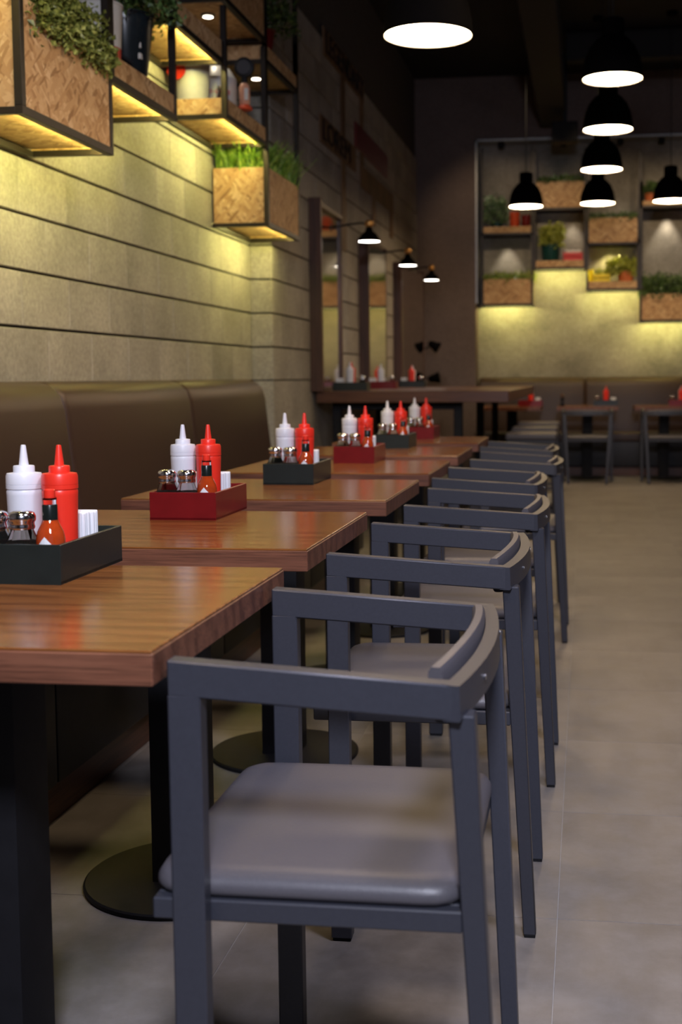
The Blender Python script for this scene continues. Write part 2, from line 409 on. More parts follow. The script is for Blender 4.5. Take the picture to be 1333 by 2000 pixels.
# ceiling services: ducts and beams hanging under the black ceiling
def beamthing(name, a, b, label, cat='beam'):
    o = MB().box(a, b, bev=0.01).build(name, M['duct']); tag(o, label, cat); return o
beamthing('ceiling_duct', (-0.50, 3.0, 3.72), (-0.22, 13.6, 4.0), 'long dark duct running under the black ceiling towards the back wall', 'duct')
for k, y in enumerate((7.2, 9.6, 12.0)):
    beamthing('ceiling_beam', (-0.2, y, 4.02), (4.0, y+0.16, 4.28),
              ('first dark beam crossing the ceiling beside the duct', 'middle dark beam crossing the ceiling beside the duct', 'dark ceiling beam crossing nearest the back wall shelving')[k])

# ------------------------------------------------------------------ tables
TX0, TX1, TDY, TZ = -1.172, -0.482, 0.615, 0.75
TY = [1.318, 2.146, 3.030, 3.885, 4.780, 5.700]
ORD = ['first', 'second', 'third', 'fourth', 'fifth', 'sixth']
def make_table():
    cx, cy_ = (TX0+TX1)/2, TDY/2
    t = thing('dining_table', (cx, 0, 0), '', 'table', 'row of wooden tables along the banquette')
    hw = (TX1-TX0)/2
    top = MB().box((-hw+0.0015, -cy_+0.0015, TZ-0.004), (hw-0.0015, cy_-0.0015, TZ), bev=0.0012).build('tabletop', M['table_top'], t)
    MB().box((-hw, -cy_, TZ-0.041), (hw, cy_, TZ-0.0035), bev=0.0015).build('edge_band', M['table_edge'], t)
    MB().box((-0.16, -0.16, TZ-0.049), (0.16, 0.16, TZ-0.041), bev=0.001).build('top_plate', M['black_metal'], t)
    MB().box((-0.052, -0.052, 0.012), (0.052, 0.052, TZ-0.049), bev=0.004, seg=2).build('post', M['black_metal'], t, smooth=SM)
    MB().lathe([(0.205, 0.0), (0.207, 0.003), (0.207, 0.009), (0.203, 0.012), (0.05, 0.013)], 64).build('base_disc', M['black_metal'], t, smooth=SM)
    return t
tables = []
for k, y in enumerate(TY):
    lab = '%s wooden table from the camera along the brown banquette, with %s caddy' % (ORD[k], 'dark green' if k % 2 == 0 else 'red')
    loc = ((TX0+TX1)/2 + (-0.01 if k else 0), y+TDY/2, 0)
    if k == 0: t = make_table(); t.location = loc; t['label'] = lab; proto_table = t
    else: t = copy_tree(proto_table, None, loc, None, lab)
    tables.append(t)

# ------------------------------------------------------------------ armchairs
def arc_path(x0, x1, bulge, y0, y1, z0, n=14, zf=None):
    out = []
    for i in range(n+1):
        t = i/n; y = y0+(y1-y0)*t
        x = x0+(x1-x0)*t + bulge*(1-(2*t-1)**2)
        out.append((x, y, z0 + (zf(t) if zf else 0)))
    return out
def make_chair():
    # local origin: floor point at world (-0.30, centre); the chair faces -x
    t = thing('armchair', (-0.30, 0, 0), '', 'chair', 'charcoal armchairs along the table row')
    X = lambda x: x+0.30
    for s in (-1, 1):
        yo = s*0.2525; yi = s*0.2265; ym = (yo+yi)/2
        # arm: rises slightly to the front
        a, b = sorted((yo, yi))
        MB().hexa([(X(-.475), a, .692), (X(-.144), a, .672), (X(-.144), b, .672), (X(-.475), b, .692)],
                  [(X(-.475), a, .734), (X(-.144), a, .713), (X(-.144), b, .713), (X(-.475), b, .734)], 0.0022).build('arm', M['chair_metal'], t, smooth=SM)
        lgf = MB().beam((X(-.4535), ym, 0.006), (X(-.4555), ym, .694), .039, .027, .039, .026, 0.002).build('leg', M['chair_metal'], t, smooth=SM)
        lgr = MB().beam((X(-.104), s*0.185, 0.006), (X(-.137), s*0.226, .676), .024, .026, .030, .032, 0.002).build('leg', M['chair_metal'], t, smooth=SM)
        MB().beam((X(-.4535), ym, 0.0), (X(-.4535), ym, .006), .034, .022, bev=0.001).build('foot_pad', M['black_metal'], lgf)
        MB().beam((X(-.104), s*0.185, 0.0), (X(-.104), s*0.185, .006), .021, .022, bev=0.001).build('foot_pad', M['black_metal'], lgr)
        MB().lathe([(0.008, 0.664), (0.010, 0.667), (0.010, 0.676)], 12, (X(-.160), s*0.222, 0)).build('pad_bolt', M['black_metal'], t, smooth=SM)
        MB().lathe([(0.0, 0.0), (0.003, 0.0005), (0.004, 0.002), (0.004, 0.004)][::-1], 10, (X(-.1215), s*0.13, 0.694), axis='x').build('screw', M['chrome'], t, smooth=SM)
    MB().sweep(arc_path(X(-.146), X(-.146), .023, -.2525, .2525, .672), [(-.010, .0), (.0085, .0), (.010, .0015), (.0085, .041), (-.010, .041)]).build('back_rail', M['chair_metal'], t, smooth=SM)
    MB().sweep(arc_path(X(-.170), X(-.155), .017, -.205, .195, .668, zf=lambda u: 0.006*(1-(2*u-1)**2)), [(-.009, .004), (-.006, .0), (.006, .0), (.0085, .004), (.0085, .048), (.005, .054), (-.005, .054), (-.009, .048)]).build('back_pad', M['chair_seat'], t, smooth=SM)
    # seat frame ring
    fr = MB(); z0, z1 = .415, .441
    fr.box((X(-.508), -.225, z0), (X(-.138), -.205, z1), 0.002); fr.box((X(-.508), .205, z0), (X(-.138), .225, z1), 0.002)
    fr.box((X(-.508), -.206, z0), (X(-.488), .206, z1), 0.002); fr.box((X(-.158), -.206, z0), (X(-.138), .206, z1), 0.002)
    fr.box((X(-.33), -.206, z0+.004), (X(-.30), .206, z1-.002), 0.002)
    fr.build('seat_frame', M['chair_metal'], t, smooth=SM)
    # cushion: rounded slab
    bm = MB(); NX, NY = 18, 20
    x0, x1, y0, y1 = X(-.516), X(-.133), -.222, .222
    hx, hy = (x1-x0)/2, (y1-y0)/2; cxm = (x0+x1)/2; r = 0.045
    def rr(u, v, grow):
        # superellipse-like mapping of a unit square to a rounded rectangle
        a, b_ = u*(hx+grow), v*(hy+grow)
        ax, ay = abs(a), abs(b_); ex, ey = hx+grow-r, hy+grow-r
        if ax > ex and ay > ey:
            dx, dy = ax-ex, ay-ey; m_ = max(dx, dy); l = math.hypot(dx, dy)
            if l > 1e-9: dx, dy = dx/l*m_, dy/l*m_
            ax, ay = ex+dx, ey+dy
        return math.copysign(ax, u)+cxm, math.copysign(ay, v)
    grid = []
    for i in range(NX+1):
        row = []
        for j in range(NY+1):
            u, v = 2*i/NX-1, 2*j/NY-1
            u = math.copysign(1-(1-abs(u))**1.6, u); v = math.copysign(1-(1-abs(v))**1.6, v)
            e = max(abs(u), abs(v))
            x, y = rr(u, v, -0.002)
            z = .4705 + 0.007*(1-abs(u)**2.5)*(1-abs(v)**2.5) - 0.012*max(0, (e-.93)/.07)**2
            row.append(bm.bm.verts.new((x, y, z)))
        grid.append(row)
    for i in range(NX):
        for j in range(NY): bm.bm.faces.new((grid[i][j], grid[i+1][j], grid[i+1][j+1], grid[i][j+1]))
    rim = [grid[i][0] for i in range(NX+1)] + [grid[NX][j] for j in range(1, NY+1)] + [grid[i][NY] for i in range(NX-1, -1, -1)] + [grid[0][j] for j in range(NY-1, 0, -1)]
    prev = rim
    for g, z in ((1.006, .4535), (1.006, .449), (0.985, .4415)):
        cur = [bm.bm.verts.new(((v.co.x-cxm)*g+cxm, v.co.y*g, z)) for v in rim]
        for k in range(len(rim)): bm.bm.faces.new((prev[k], prev[(k+1) % len(rim)], cur[(k+1) % len(rim)], cur[k]))
        prev = cur
    bm.bm.faces.new(prev[::-1])
    bm.build('seat_cushion', M['chair_seat'], t, smooth=math.radians(60))
    return t
CHY = [1.5965, 2.457, 3.322, 4.165, 5.067, 5.955]
chair0 = make_chair()
for k, y in enumerate(CHY):
    lab = '%s charcoal metal armchair from the camera, drawn up to the %s wooden table' % (ORD[k], ORD[k])
    loc = (-0.30 + (0.0, 0.004, 0.020, -0.013, 0.026, -0.010)[k], y, 0)
    if k == 0: chair0.location = loc; chair0['label'] = lab
    else: copy_tree(chair0, None, loc, None, lab)

# ------------------------------------------------------------------ banquette along the left wall
def banquette(name, label, rot, origin, edges, end_round=True):
    """local: x = distance out from the wall, y = along it"""
    t = thing(name, origin, label, 'bench'); t.rotation_euler = (0, 0, rot)
    prof = [(0.0, .44), (0.0, 1.01), (0.02, 1.038), (0.06, 1.047), (0.11, 1.046), (0.155, 1.032), (0.185, 1.0), (0.200, .95), (0.215, .80), (0.238, .60), (0.255, .46), (0.255, .44)]
    for a, b in zip(edges, edges[1:]):
        last = (b == edges[-1])
        mb = MB(); rings = []
        cxp, cz = 0.08, 0.74
        for d, s in ((0.0, 0.93), (0.004, 0.965), (0.012, 0.985), (0.03, 1.0)):
            rings.append((a+d, s))
        for d, s in ((0.03, 1.0), (0.012, 0.985), (0.004, 0.965), (0.0, 0.93)):
            if last: rings.append((b-d*2.2, s))
            else: rings.append((b-d, s))
        vr = []
        for y, s in rings:
            vr.append([mb.bm.verts.new((max(0.0, px if px < 0.01 else px-(1-s)*0.25), y, pz-(1-s)*0.28*(1 if pz > 0.9 else 0))) for px, pz in prof])
        K = len(prof)
        for p, q in zip(vr, vr[1:]):
            for j in range(K): mb.bm.faces.new((p[j], p[(j+1) % K], q[(j+1) % K], q[j]))
        mb.bm.faces.new(vr[0][::-1]); mb.bm.faces.new(vr[-1])
        mb.build('back_cushion', M['bench_leather'], t, smooth=math.radians(50))
        MB().box((0.25, a+0.003, .36), (0.76, b-0.003, .455), bev=0.022, seg=3).build('seat_cushion', M['bench_leather'], t, smooth=math.radians(50))
        MB().box((0.60, a+0.003, .10), (0.745, b-0.003, .362), bev=0.012, seg=2).build('base_panel', M['bench_black'], t, smooth=SM)
    MB().box((0.62, edges[0], 0.0), (0.718, edges[-1]-0.01, .088), bev=0.002).build('plinth_board', M['plinth_wood'], t)
    MB().box((0.02, edges[0]+.01, 0.0), (0.60, edges[-1]-0.01, .36)).build('carcass', M['bench_black'], t)
    return t
banquette('banquette', 'long brown leatherette banquette under the stone block wall', 0, (WX+0.002, 0, 0), [0.0, 1.363, 2.727, 4.09, 5.455, 6.80])
# back banquette: faces -y; local x -> -y, local y -> x
banquette('banquette', 'brown leatherette banquette under the lit shelving of the back wall', -PI/2, (AX+0.02, YB-0.002, 0), [0.0, 1.18, 2.36, 3.54, 4.6])

# ------------------------------------------------------------------ condiments
BH = 0.005
def make_caddy(green):
    t = MB(); a, b, h, th = 0.074, 0.123, 0.060, 0.006
    t.box((-a, -b, 0), (a, b, 0.005))
    t.box((-a, -b, 0.0), (a, -b+th, h), 0.0008); t.box((-a, b-th, 0.0), (a, b, h), 0.0008)
    t.box((-a, -b+th-.0005, 0.0), (-a+th, b-th+.0005, h), 0.0008); t.box((a-th, -b+th-.0005, 0.0), (a, b-th+.0005, h), 0.0008)
    return t.build('condiment_caddy', M['caddy_green'] if green else M['caddy_red'])
def make_squeeze(mat, name):
    t = thing(name, (0, 0, 0), '', 'bottle')
    MB().lathe([(0.024, 0), (0.0265, 0.002), (0.0268, 0.012), (0.0262, 0.05), (0.0268, 0.09), (0.0277, 0.118), (0.0279, 0.124), (0.0268, 0.1265)], 32).build('body', mat, t, smooth=SM)
    cp = MB().lathe([(0.0268, 0.1265), (0.0283, 0.128), (0.0283, 0.134), (0.0277, 0.1345), (0.0283, 0.135), (0.0281, 0.148), (0.0265, 0.152), (0.0165, 0.1535), (0.0165, 0.1625), (0.0155, 0.164), (0.008, 0.165)], 32).build('cap', mat, t, smooth=SM)
    MB().lathe([(0.0078, 0.164), (0.0042, 0.194), (0.0036, 0.1965), (0.0018, 0.197)], 16).build('nozzle', mat, cp, smooth=SM)
    return t
def make_shaker(fill):
    t = thing('glass_shaker', (0, 0, 0), '', 'shaker')
    MB().lathe([(0.024, 0), (0.0265, 0.003), (0.0275, 0.02), (0.0268, 0.050), (0.0205, 0.064), (0.0175, 0.071), (0.0168, 0.080)], 10).build('glass_body', M['glass'], t, smooth=None)
    MB().lathe([(0.0235, 0.004), (0.0245, 0.01), (0.0240, 0.052), (0.0, 0.055)], 10).build('filling', fill, t)
    MB().lathe([(0.0185, 0.074), (0.0195, 0.077), (0.0185, 0.080), (0.0185, 0.084), (0.0205, 0.087), (0.0208, 0.093), (0.0185, 0.0985), (0.012, 0.1015), (0.0, 0.1025)], 24).build('lid', M['chrome'], t, smooth=math.radians(50))
    return t
def make_sauce():
    t = thing('sauce_bottle', (0, 0, 0), '', 'bottle')
    MB().lathe([(0.019, 0), (0.0212, 0.003), (0.0217, 0.03), (0.0217, 0.060), (0.0195, 0.071), (0.0140, 0.082), (0.0108, 0.090), (0.0102, 0.093)], 24).build('body', M['sauce'], t, smooth=math.radians(60))
    MB().lathe([(0.0102, 0.093), (0.0100, 0.118), (0.0105, 0.119), (0.0105, 0.122)], 20).build('neck', M['glass'], t, smooth=SM)
    MB().lathe([(0.0112, 0.085), (0.0114, 0.087), (0.0114, 0.111), (0.0108, 0.112)], 24).build('neck_band', M['neck_black'], t, smooth=SM)
    MB().lathe([(0.0085, 0.119), (0.0088, 0.120), (0.0085, 0.134), (0.0075, 0.135)], 20).build('cap', M['plastic_red'], t, smooth=SM)
    d = MB(); n = 9; P = []
    for i in range(n):          # diamond label wrapped round the body
        u = -1+2*i/(n-1); a = -PI/2 + u*0.85; h = 0.021*(1-abs(u))
        P.append([d.bm.verts.new((0.0221*math.cos(a), 0.0221*math.sin(a), 0.044+q*h)) for q in (-1, 1)])
    for p, q in zip(P, P[1:]): d.bm.faces.new((p[0], q[0], q[1], p[1]))
    d.build('diamond_label', M['paper'], t)
    return t
def make_napkins(seed=1):
    rnd = random.Random(seed)
    t = thing('napkin_stack', (0, 0, 0), '', 'napkins')
    for i in range(8):
        y = (i-4)*0.0062; dx = rnd.uniform(-.002, .002)
        o = MB().box((-.045+dx, y+.0004, 0), (.036+dx+i*.0012, y+.0058, .083+rnd.uniform(-.0015, .0015)), 0.0016).build('napkin', M['paper'], t)
    return t
protos = {'cg': make_caddy(True), 'cr': make_caddy(False), 'w': make_squeeze(M['plastic_white'], 'squeeze_bottle'), 'r': make_squeeze(M['plastic_red'], 'squeeze_bottle'),
          's': make_shaker(M['salt']), 'p': make_shaker(M['pepper']), 'h': make_sauce(), 'n': make_napkins()}
used = set(); trees = {k: snapshot(v) for k, v in protos.items()}
def put(key, loc, rz, label, cat, group):
    o = protos[key]
    if key in used: o = copy_tree(o, None, tree=trees[key])
    used.add(key)
    o.location = loc; o.rotation_euler = (0, 0, rz)
    tag(o, label, cat, group); return o
def caddy_set(x, y, z, rz, green, where, what='wrhspn', jit=0.0, swap=False):
    c, s = math.cos(rz), math.sin(rz)
    col = 'dark green' if green else 'red'
    def at(dx, dy, dz=BH): return (x+c*dx-s*dy, y+s*dx+c*dy, z+dz)
    put('cg' if green else 'cr', (x, y, z), rz, '%s condiment caddy standing on %s' % (col, where), 'caddy', 'condiment caddies')
    W = 'in the %s caddy on %s' % (col, where)
    if 'w' in what: put('w', at(.0205 if swap else -.0385, .003), rz, 'white squeeze bottle %s' % W, 'bottle', 'white squeeze bottles')
    if 'r' in what: put('r', at(-.0385 if swap else .0205, .003), rz, 'red squeeze bottle %s' % W, 'bottle', 'red squeeze bottles')
    if 'h' in what: put('h', at(.044, -.088), rz, 'orange-red hot sauce bottle %s' % W, 'bottle', 'hot sauce bottles')
    if 's' in what: put('s', at(-.046, -.086), rz, 'outer glass shaker %s' % W, 'shaker', 'glass shakers')
    if 'p' in what: put('p', at(-.002, -.086), rz, 'inner glass shaker %s' % W, 'shaker', 'glass shakers')
    if 'n' in what: put('n', at(-.002, .077), rz, 'white paper napkins %s' % W, 'napkins', 'napkin stacks')
caddies = [(-.846, 1.858), (-.862, 2.690), (-.843, 3.57), (-.818, 4.45), (-.825, 5.37), (-.815, 6.17)]
for k, (x, y) in enumerate(caddies):
    caddy_set(x, y, TZ, 0, k % 2 == 0, 'the %s table' % ORD[k])

# ------------------------------------------------------------------ high communal table by the mirrors
BZ = 0.962
t = thing('high_table', (-1.17, 10.2, 0), 'long dark wooden high table below the wall mirrors', 'table')
MB().box((-.655, -1.9, BZ-.078), (.66, 2.1, BZ), bev=0.004).build('tabletop', M['bar_wood'], t)
for dx in (-.55, .30):
    for dy in (-1.7, 0.1, 1.8):
        MB().box((dx-.03, dy-.03, 0), (dx+.03, dy+.03, BZ-.078), bev=0.003).build('leg', M['black_metal'], t)
for dy in (-1.7, 1.8):
    MB().box((-.52, dy-.02, BZ-.13), (.27, dy+.02, BZ-.078), bev=0.002).build('cross_rail', M['black_metal'], t)
MB().box((.28, -1.67, .22), (.32, 1.77, .25), bev=0.002).build('foot_rail', M['black_metal'], t)
caddy_set(-1.640, 8.62, BZ, PI/2, True, 'the high table at its near end', 'wrsn')
caddy_set(-1.655, 10.05, BZ, PI/2, False, 'the high table at its middle', 'wsn')
caddy_set(-1.60, 11.45, BZ, PI/2, True, 'the high table at its far end', 'wrsn', swap=True)
# bar stools
def make_stool():
    t = thing('bar_stool', (0, 0, 0), '', 'stool', 'bar stools beside the high table')
    MB().box((-.19, -.19, .585), (.19, .19, .635), bev=0.018, seg=3).build('seat', M['chair_seat'], t, smooth=math.radians(50))
    MB().box((-.18, -.18, .560), (.18, .18, .586), bev=0.003).build('seat_frame', M['chair_metal'], t)
    for sx in (-1, 1):
        for sy in (-1, 1):
            MB().beam((sx*.185, sy*.185, 0), (sx*.16, sy*.16, .562), .026, .026, .03, .03).build('leg', M['chair_metal'], t)
    for s in (-1, 1):
        MB().box((-.18, s*.178-.01, .22), (.18, s*.178+.01, .24)).build('stretcher', M['chair_metal'], t)
    return t
st0 = make_stool()
for k, (x, y, d) in enumerate(((-.40, 9.35, 'nearest'), (-.42, 10.45, 'second'), (-.43, 11.55, 'farthest'))):
    lab = 'backless padded bar stool beside the high table, %s from the camera' % d
    if k == 0: st0.location = (x, y, 0); st0['label'] = lab
    else: copy_tree(st0, None, (x, y, 0), None, lab)

# ------------------------------------------------------------------ tables, chairs and caddies before the back banquette
BT = [(-.76, 12.93), (0.02, 12.93), (0.80, 12.93)]
BL = ['beside the end of the high table', 'in the middle of the back banquette', 'nearest the aisle end of the back banquette']
for k, (x, y) in enumerate(BT):
    copy_tree(proto_table, None, (x, y, 0), PI/2, 'small wooden table at the back banquette, %s' % ('next to the high table', 'between the other two', 'cut by the picture edge')[k])['group'] = 'wooden tables at the back banquette'
    if k:
        c = copy_tree(chair0, None, (x+.0, 12.385, 0), -PI/2, 'charcoal armchair seen from behind at the back banquette, %s' % ('pushed up to its middle table', 'cut by the picture edge')[k-1])
        c['group'] = 'charcoal armchairs at the back banquette'
BCX = [(-.565, 12.86), (.205, 12.86), (.965, 12.86)]
for k, (x, y) in enumerate(BCX):
    caddy_set(x, y, TZ, -PI/2, k == 1, ('the back table next to the high table', 'the middle back table', 'the back table at the picture edge')[k], 'wrn' if k == 0 else 'wrsn', )
t = thing('pepper_mill', (-.235, 12.70, TZ), 'small dark pepper mill standing on the middle back table', 'pepper mill')
MB().lathe([(0.022, 0), (0.024, 0.01), (0.017, 0.05), (0.020, 0.085), (0.018, 0.092)], 16).build('body', M['black_metal'], t, smooth=SM)
MB().lathe([(0.014, 0.092), (0.022, 0.105), (0.018, 0.122), (0.005, 0.13), (0.006, 0.138), (0, 0.14)], 16).build('top_knob', M['dark_wood'], t, smooth=SM)
MB().lathe([(0.0215, 0.036), (0.0215, 0.044)], 16).build('metal_ring', M['chrome'], t, smooth=SM)

# ------------------------------------------------------------------ mirrors on the far left wall
for k, (y0, y1) in enumerate(((8.24, 9.24), (10.08, 11.10), (11.90, 13.10))):
    zt = (2.26, 2.20, 2.16)[k]; zb = 0.962
    t = thing('wall_mirror', (PX, (y0+y1)/2, zb), ('tall wall mirror in thick dark wood frame, next to the stone pilaster', 'middle of the three dark-framed wall mirrors above the high table', 'dark-framed wall mirror nearest the dark back wall')[k], 'mirror', 'framed mirrors above the high table')
    h = (y1-y0)/2; H = zt-zb
    MB().box((0.0, -h, 0), (0.085, -h+.035, H), 0.002).build('frame_post', M['dark_wood'], t)
    MB().box((0.0, h-.03, 0), ((0.03, .07, .15)[k], h, H), 0.002).build('frame_post', M['dark_wood'], t)
    MB().box((0.0, -h+.03, H-.035), (0.045, h-.03, H), 0.002).build('frame_rail', M['dark_wood'], t)
    MB().box((0.0, -h+.03, 0.001), (0.03, h-.03, 0.03), 0.002).build('frame_rail', M['dark_wood'], t)
    g = MB().box((0.0, 0.0, .028), (0.008, 2*h-.065, H-.03)).build('mirror_glass', M['mirror'], t)
    g.location = (0.006, -h+.034, 0); g.rotation_euler = (0, 0, -(0.0, .055, .115)[k])

# ------------------------------------------------------------------ wall sconces
def make_sconce():
    t = thing('wall_sconce', (0, 0, 0), '', 'wall lamp', 'black dome wall lamps over the mirrors')   # origin: centre of the shade's mouth, arm to -x
    MB().lathe([(0.082, 0), (0.083, 0.004), (0.066, 0.038), (0.050, 0.058), (0.028, 0.074), (0.022, 0.098), (0.018, 0.104)], 32, cap0=False).build('shade', M['shade_out'], t, smooth=SM)
    MB().lathe([(0.079, 0.004), (0.0, 0.0045)], 32).build('glowing_lens', M['sconce_on'], t)
    MB().lathe([(0.018, 0.104), (0.026, 0.112), (0.031, 0.128), (0.026, 0.145), (0.012, 0.156), (0.0, 0.158)], 20).build('brass_knuckle', M['brass'], t, smooth=SM)
    MB().tube([(0, 0, .125), (-.06, 0, .135), (-.16, 0, .125), (-.285, 0, .105)], .007).build('arm', M['black_metal'], t, smooth=SM)
    MB().lathe([(0.038, 0), (0.040, 0.003), (0.034, 0.014), (0.012, 0.02)], 24, (-.298, 0, .105), axis='x').build('wall_plate', M['black_metal'], t, smooth=SM)
    return t
sc0 = make_sconce()
for k, (y, dx) in enumerate(((8.9, 0), (10.86, 0), (12.55, 0.0))):
    lab = ('black dome wall lamp with brass knuckle, nearest the camera above first mirror', 'black dome wall lamp between the other two, above the middle mirror', 'black dome wall lamp in front of the dark back wall')[k]
    loc = (PX+.297, y, 2.03)
    if k == 0: sc0.location = loc; sc0['label'] = lab
    else: copy_tree(sc0, None, loc, None, lab)
for y in (8.9, 10.86, 12.55):
    l = bpy.data.lights.new('sconce_light', 'SPOT'); l.energy = 9; l.color = (1, .86, .7); l.spot_size = 2.4; l.spot_blend = 0.6; l.shadow_soft_size = 0.06
    o = bpy.data.objects.new('sconce_light', l); COL.objects.link(o); o.location = (PX+.297, y, 2.02)
# articulated black lamp on the wall by the corner
t = thing('articulated_wall_lamp', (PX, 13.25, 1.80), 'unlit black articulated lamp with an added second head beside the dark corner', 'wall lamp')
MB().box((0.0, -.02, -.50), (0.012, .02, .03), 0.002).build('wall_rail', M['black_metal'], t)
MB().tube([(.01, 0, -.02), (.06, 0, 0.0), (.055, 0, -.12), (.05, 0, -.45), (.10, 0, -.46), (.18, 0, -.42)], .009).build('arm', M['black_metal'], t, smooth=SM)
for z, s in ((-.40, 1), (-.76, -1)):  # lower head is added for a dark round shape taken for a reflection
    hd = MB().lathe([(0.02, -.05), (0.035, -.03), (0.045, 0.02), (0.062, 0.07), (0.060, 0.072)], 24, cap1=True).build('lamp_head', M['shade_out'], t, smooth=SM)
    hd.location = (.22, 0, z); hd.rotation_euler = (0, 2.1 if s > 0 else 1.4, 0.0)
MB().tube([(.05, 0, -.44), (.06, 0, -.62), (.12, 0, -.74), (.19, 0, -.76)], .008).build('arm', M['black_metal'], t, smooth=SM)
MB().lathe([(0.03, -.84), (0.045, -.838)], 20, (.2, 0, 0)).build('knob', M['black_metal'], t)

# ------------------------------------------------------------------ crossword-style wooden sign on the far left wall
def text_mesh(body, size, depth, shear=0.0):
    cu = bpy.data.curves.new('txt', 'FONT'); cu.body = body; cu.size = size; cu.extrude = depth; cu.align_x = 'LEFT'; cu.shear = shear
    ob = bpy.data.objects.new('txt', cu); COL.objects.link(ob)
    bpy.context.view_layer.update()
    me = bpy.data.meshes.new_from_object(ob.evaluated_get(bpy.context.evaluated_depsgraph_get()))
    bpy.data.objects.remove(ob); return me
sg = thing('crossword_sign', (PX, 10.0, 2.6), 'dim crossword-style sign of wooden letter strips on the stone wall', 'sign')
def strip(y0, z0, y1, z1, mat=None, th=.012):
    return MB().box((0.001, y0-10.0, z0-2.6), (th, y1-10.0, z1-2.6), 0.001).build('letter_strip', mat or M['sign_wood'], sg)
strip(8.75, 3.33, 10.35, 3.52); strip(8.6, 2.70, 9.95, 2.89); strip(9.36, 2.02, 9.52, 2.70); strip(9.36, 2.89, 9.52, 3.33)
strip(10.15, 2.62, 11.9, 2.80); strip(10.72, 2.38, 10.88, 2.62); strip(11.72, 2.38, 11.88, 2.62); strip(10.15, 2.8, 10.31, 3.33)
MB().box((0.001, -.05, .30), (.016, 1.55, .50), 0.001).build('red_panel', M['dark_red'], sg)
for body, y, z in (('LEGENDARY', 8.80, 3.355), ('LOREM', 8.66, 2.725)):
    me = text_mesh(body, .215, .004)
    me.materials.append(M['black_metal'])
    o = bpy.data.objects.new('lettering', me); COL.objects.link(o); o.parent = sg
    o.location = (0.014, y-10.0, z-2.6); o.rotation_euler = (PI/2, 0, PI/2)
    o.scale = (1.25 if body == 'LEGENDARY' else 1.55, 1, 1)

# ------------------------------------------------------------------ pendants
def make_pendant():
    t = thing('pendant_lamp', (0, 0, 0), '', 'pendant lamp', 'black dome pendant lamps')   # origin: centre of the mouth
    MB().lathe([(0.158, 0), (0.160, 0.006), (0.157, 0.05), (0.145, 0.11), (0.121, 0.165), (0.087, 0.205), (0.062, 0.222), (0.062, 0.30), (0.056, 0.312), (0.012, 0.316)], 40, cap0=False).build('shade', M['shade_out'], t, smooth=SM)
    MB().lathe([(0.158, 0), (0.154, 0.004), (0.152, 0.03)], 40, cap0=False, cap1=False).build('inner_rim', M['shade_in'], t, smooth=SM)
    MB().lathe([(0.153, 0.0085), (0.10, 0.007), (0.0, 0.0065)], 40).build('diffuser', M['lamp_on'], t, smooth=SM)
    return t
pd0 = make_pendant()
PZ = 2.63
PEND = [(-.565, 4.50, 'large black dome pendant hanging over the table row, biggest in view'),
        (.134, 6.813, 'black dome pendant nearest the camera over the aisle'),
        (.134, 8.185, 'second black dome pendant over the aisle, just below the nearest'),
        (.114, 9.739, 'third black dome pendant over the aisle, with its dome visible'),
        (.101, 11.617, 'farthest and lowest-looking dome pendant of the aisle row'),
        (-.559, 11.711, 'black dome pendant in front of the planter column nearest the dark wall'),
        (.755, 11.56, 'black dome pendant in front of the shelving at the picture edge'),
        (-.75, 3.1, None), (-.75, 1.2, None), (.25, 4.3, None)]
for k, (x, y, lab) in enumerate(PEND):
    lab = lab or 'black dome pendant outside the picture, %s' % ('over the tables', 'over the second table', 'over the aisle by the third chair')[k-7]
    pz = 2.27 if k == 0 else PZ
    if k == 0: o = pd0; o.location = (x, y, pz); o['label'] = lab; pd_tree = snapshot(pd0)
    else: o = copy_tree(pd0, None, (x, y, pz), None, lab, pd_tree)
    zt = HC-pz
    co = MB().lathe([(0.004, 0.314), (0.004, zt-0.02)], 8).build('cord', M['cord'], o)
    MB().lathe([(0.05, zt-.03), (0.05, zt)], 20).build('ceiling_rose', M['shade_out'], co)

# ------------------------------------------------------------------ plants
def foliage(parent, x0, x1, y0, y1, z0, z1, n, size, mat, name='foliage', seed=0, dome=True, droop=0.0, loose=1.0, lim=None):
    rnd = random.Random(seed); vs_, fs = [], []
    cx, cyy = (x0+x1)/2, (y0+y1)/2
    for i in range(n):
        while True:
            u, v, w_ = rnd.uniform(-1, 1), rnd.uniform(-1, 1), rnd.random()
            if not dome or (abs(u)**2.2*w_ + abs(v)**2.2*w_ < 0.9): break
        w_ = w_**0.75
        x = cx+u*(x1-x0)/2; y = cyy+v*(y1-y0)/2
        z = z0+(z1-z0)*w_*(1-0.25*rnd.random())+0.35*(z1-z0)*(0.5+0.5*math.sin(x*37+seed)*math.cos(y*29))*w_*loose
        if droop and max(abs(u), abs(v)) > 0.85: z -= droop*rnd.random()
        c = Vector((x, y, z))
        d = Vector((rnd.gauss(0, 1), rnd.gauss(0, 1), rnd.gauss(0.3, 0.8))).normalized(); s = d.orthogonal().normalized()
        s = (Matrix.Rotation(rnd.uniform(0, 6.28), 3, d) @ s); nn = d.cross(s)*0.2
        L = size*rnd.uniform(.6, 1.25); W = L*0.34
        b = len(vs_)
        vs_ += [c, c+d*L*.45+s*W+nn*L, c+d*L, c+d*L*.45-s*W+nn*L, c+d*L*.5]
        fs += [(b, b+1, b+4), (b+1, b+2, b+4), (b+2, b+3, b+4), (b+3, b, b+4)]
    if lim: vs_ = [Vector((min(max(v.x, lim[0]), lim[1]), min(max(v.y, lim[2]), lim[3]), v.z)) for v in vs_]
    me = bpy.data.meshes.new(name); me.from_pydata([tuple(v) for v in vs_], [], fs); me.materials.append(mat); me.update()
    o = bpy.data.objects.new(name, me); COL.objects.link(o); o.parent = parent; o['kind'] = 'stuff'; return o
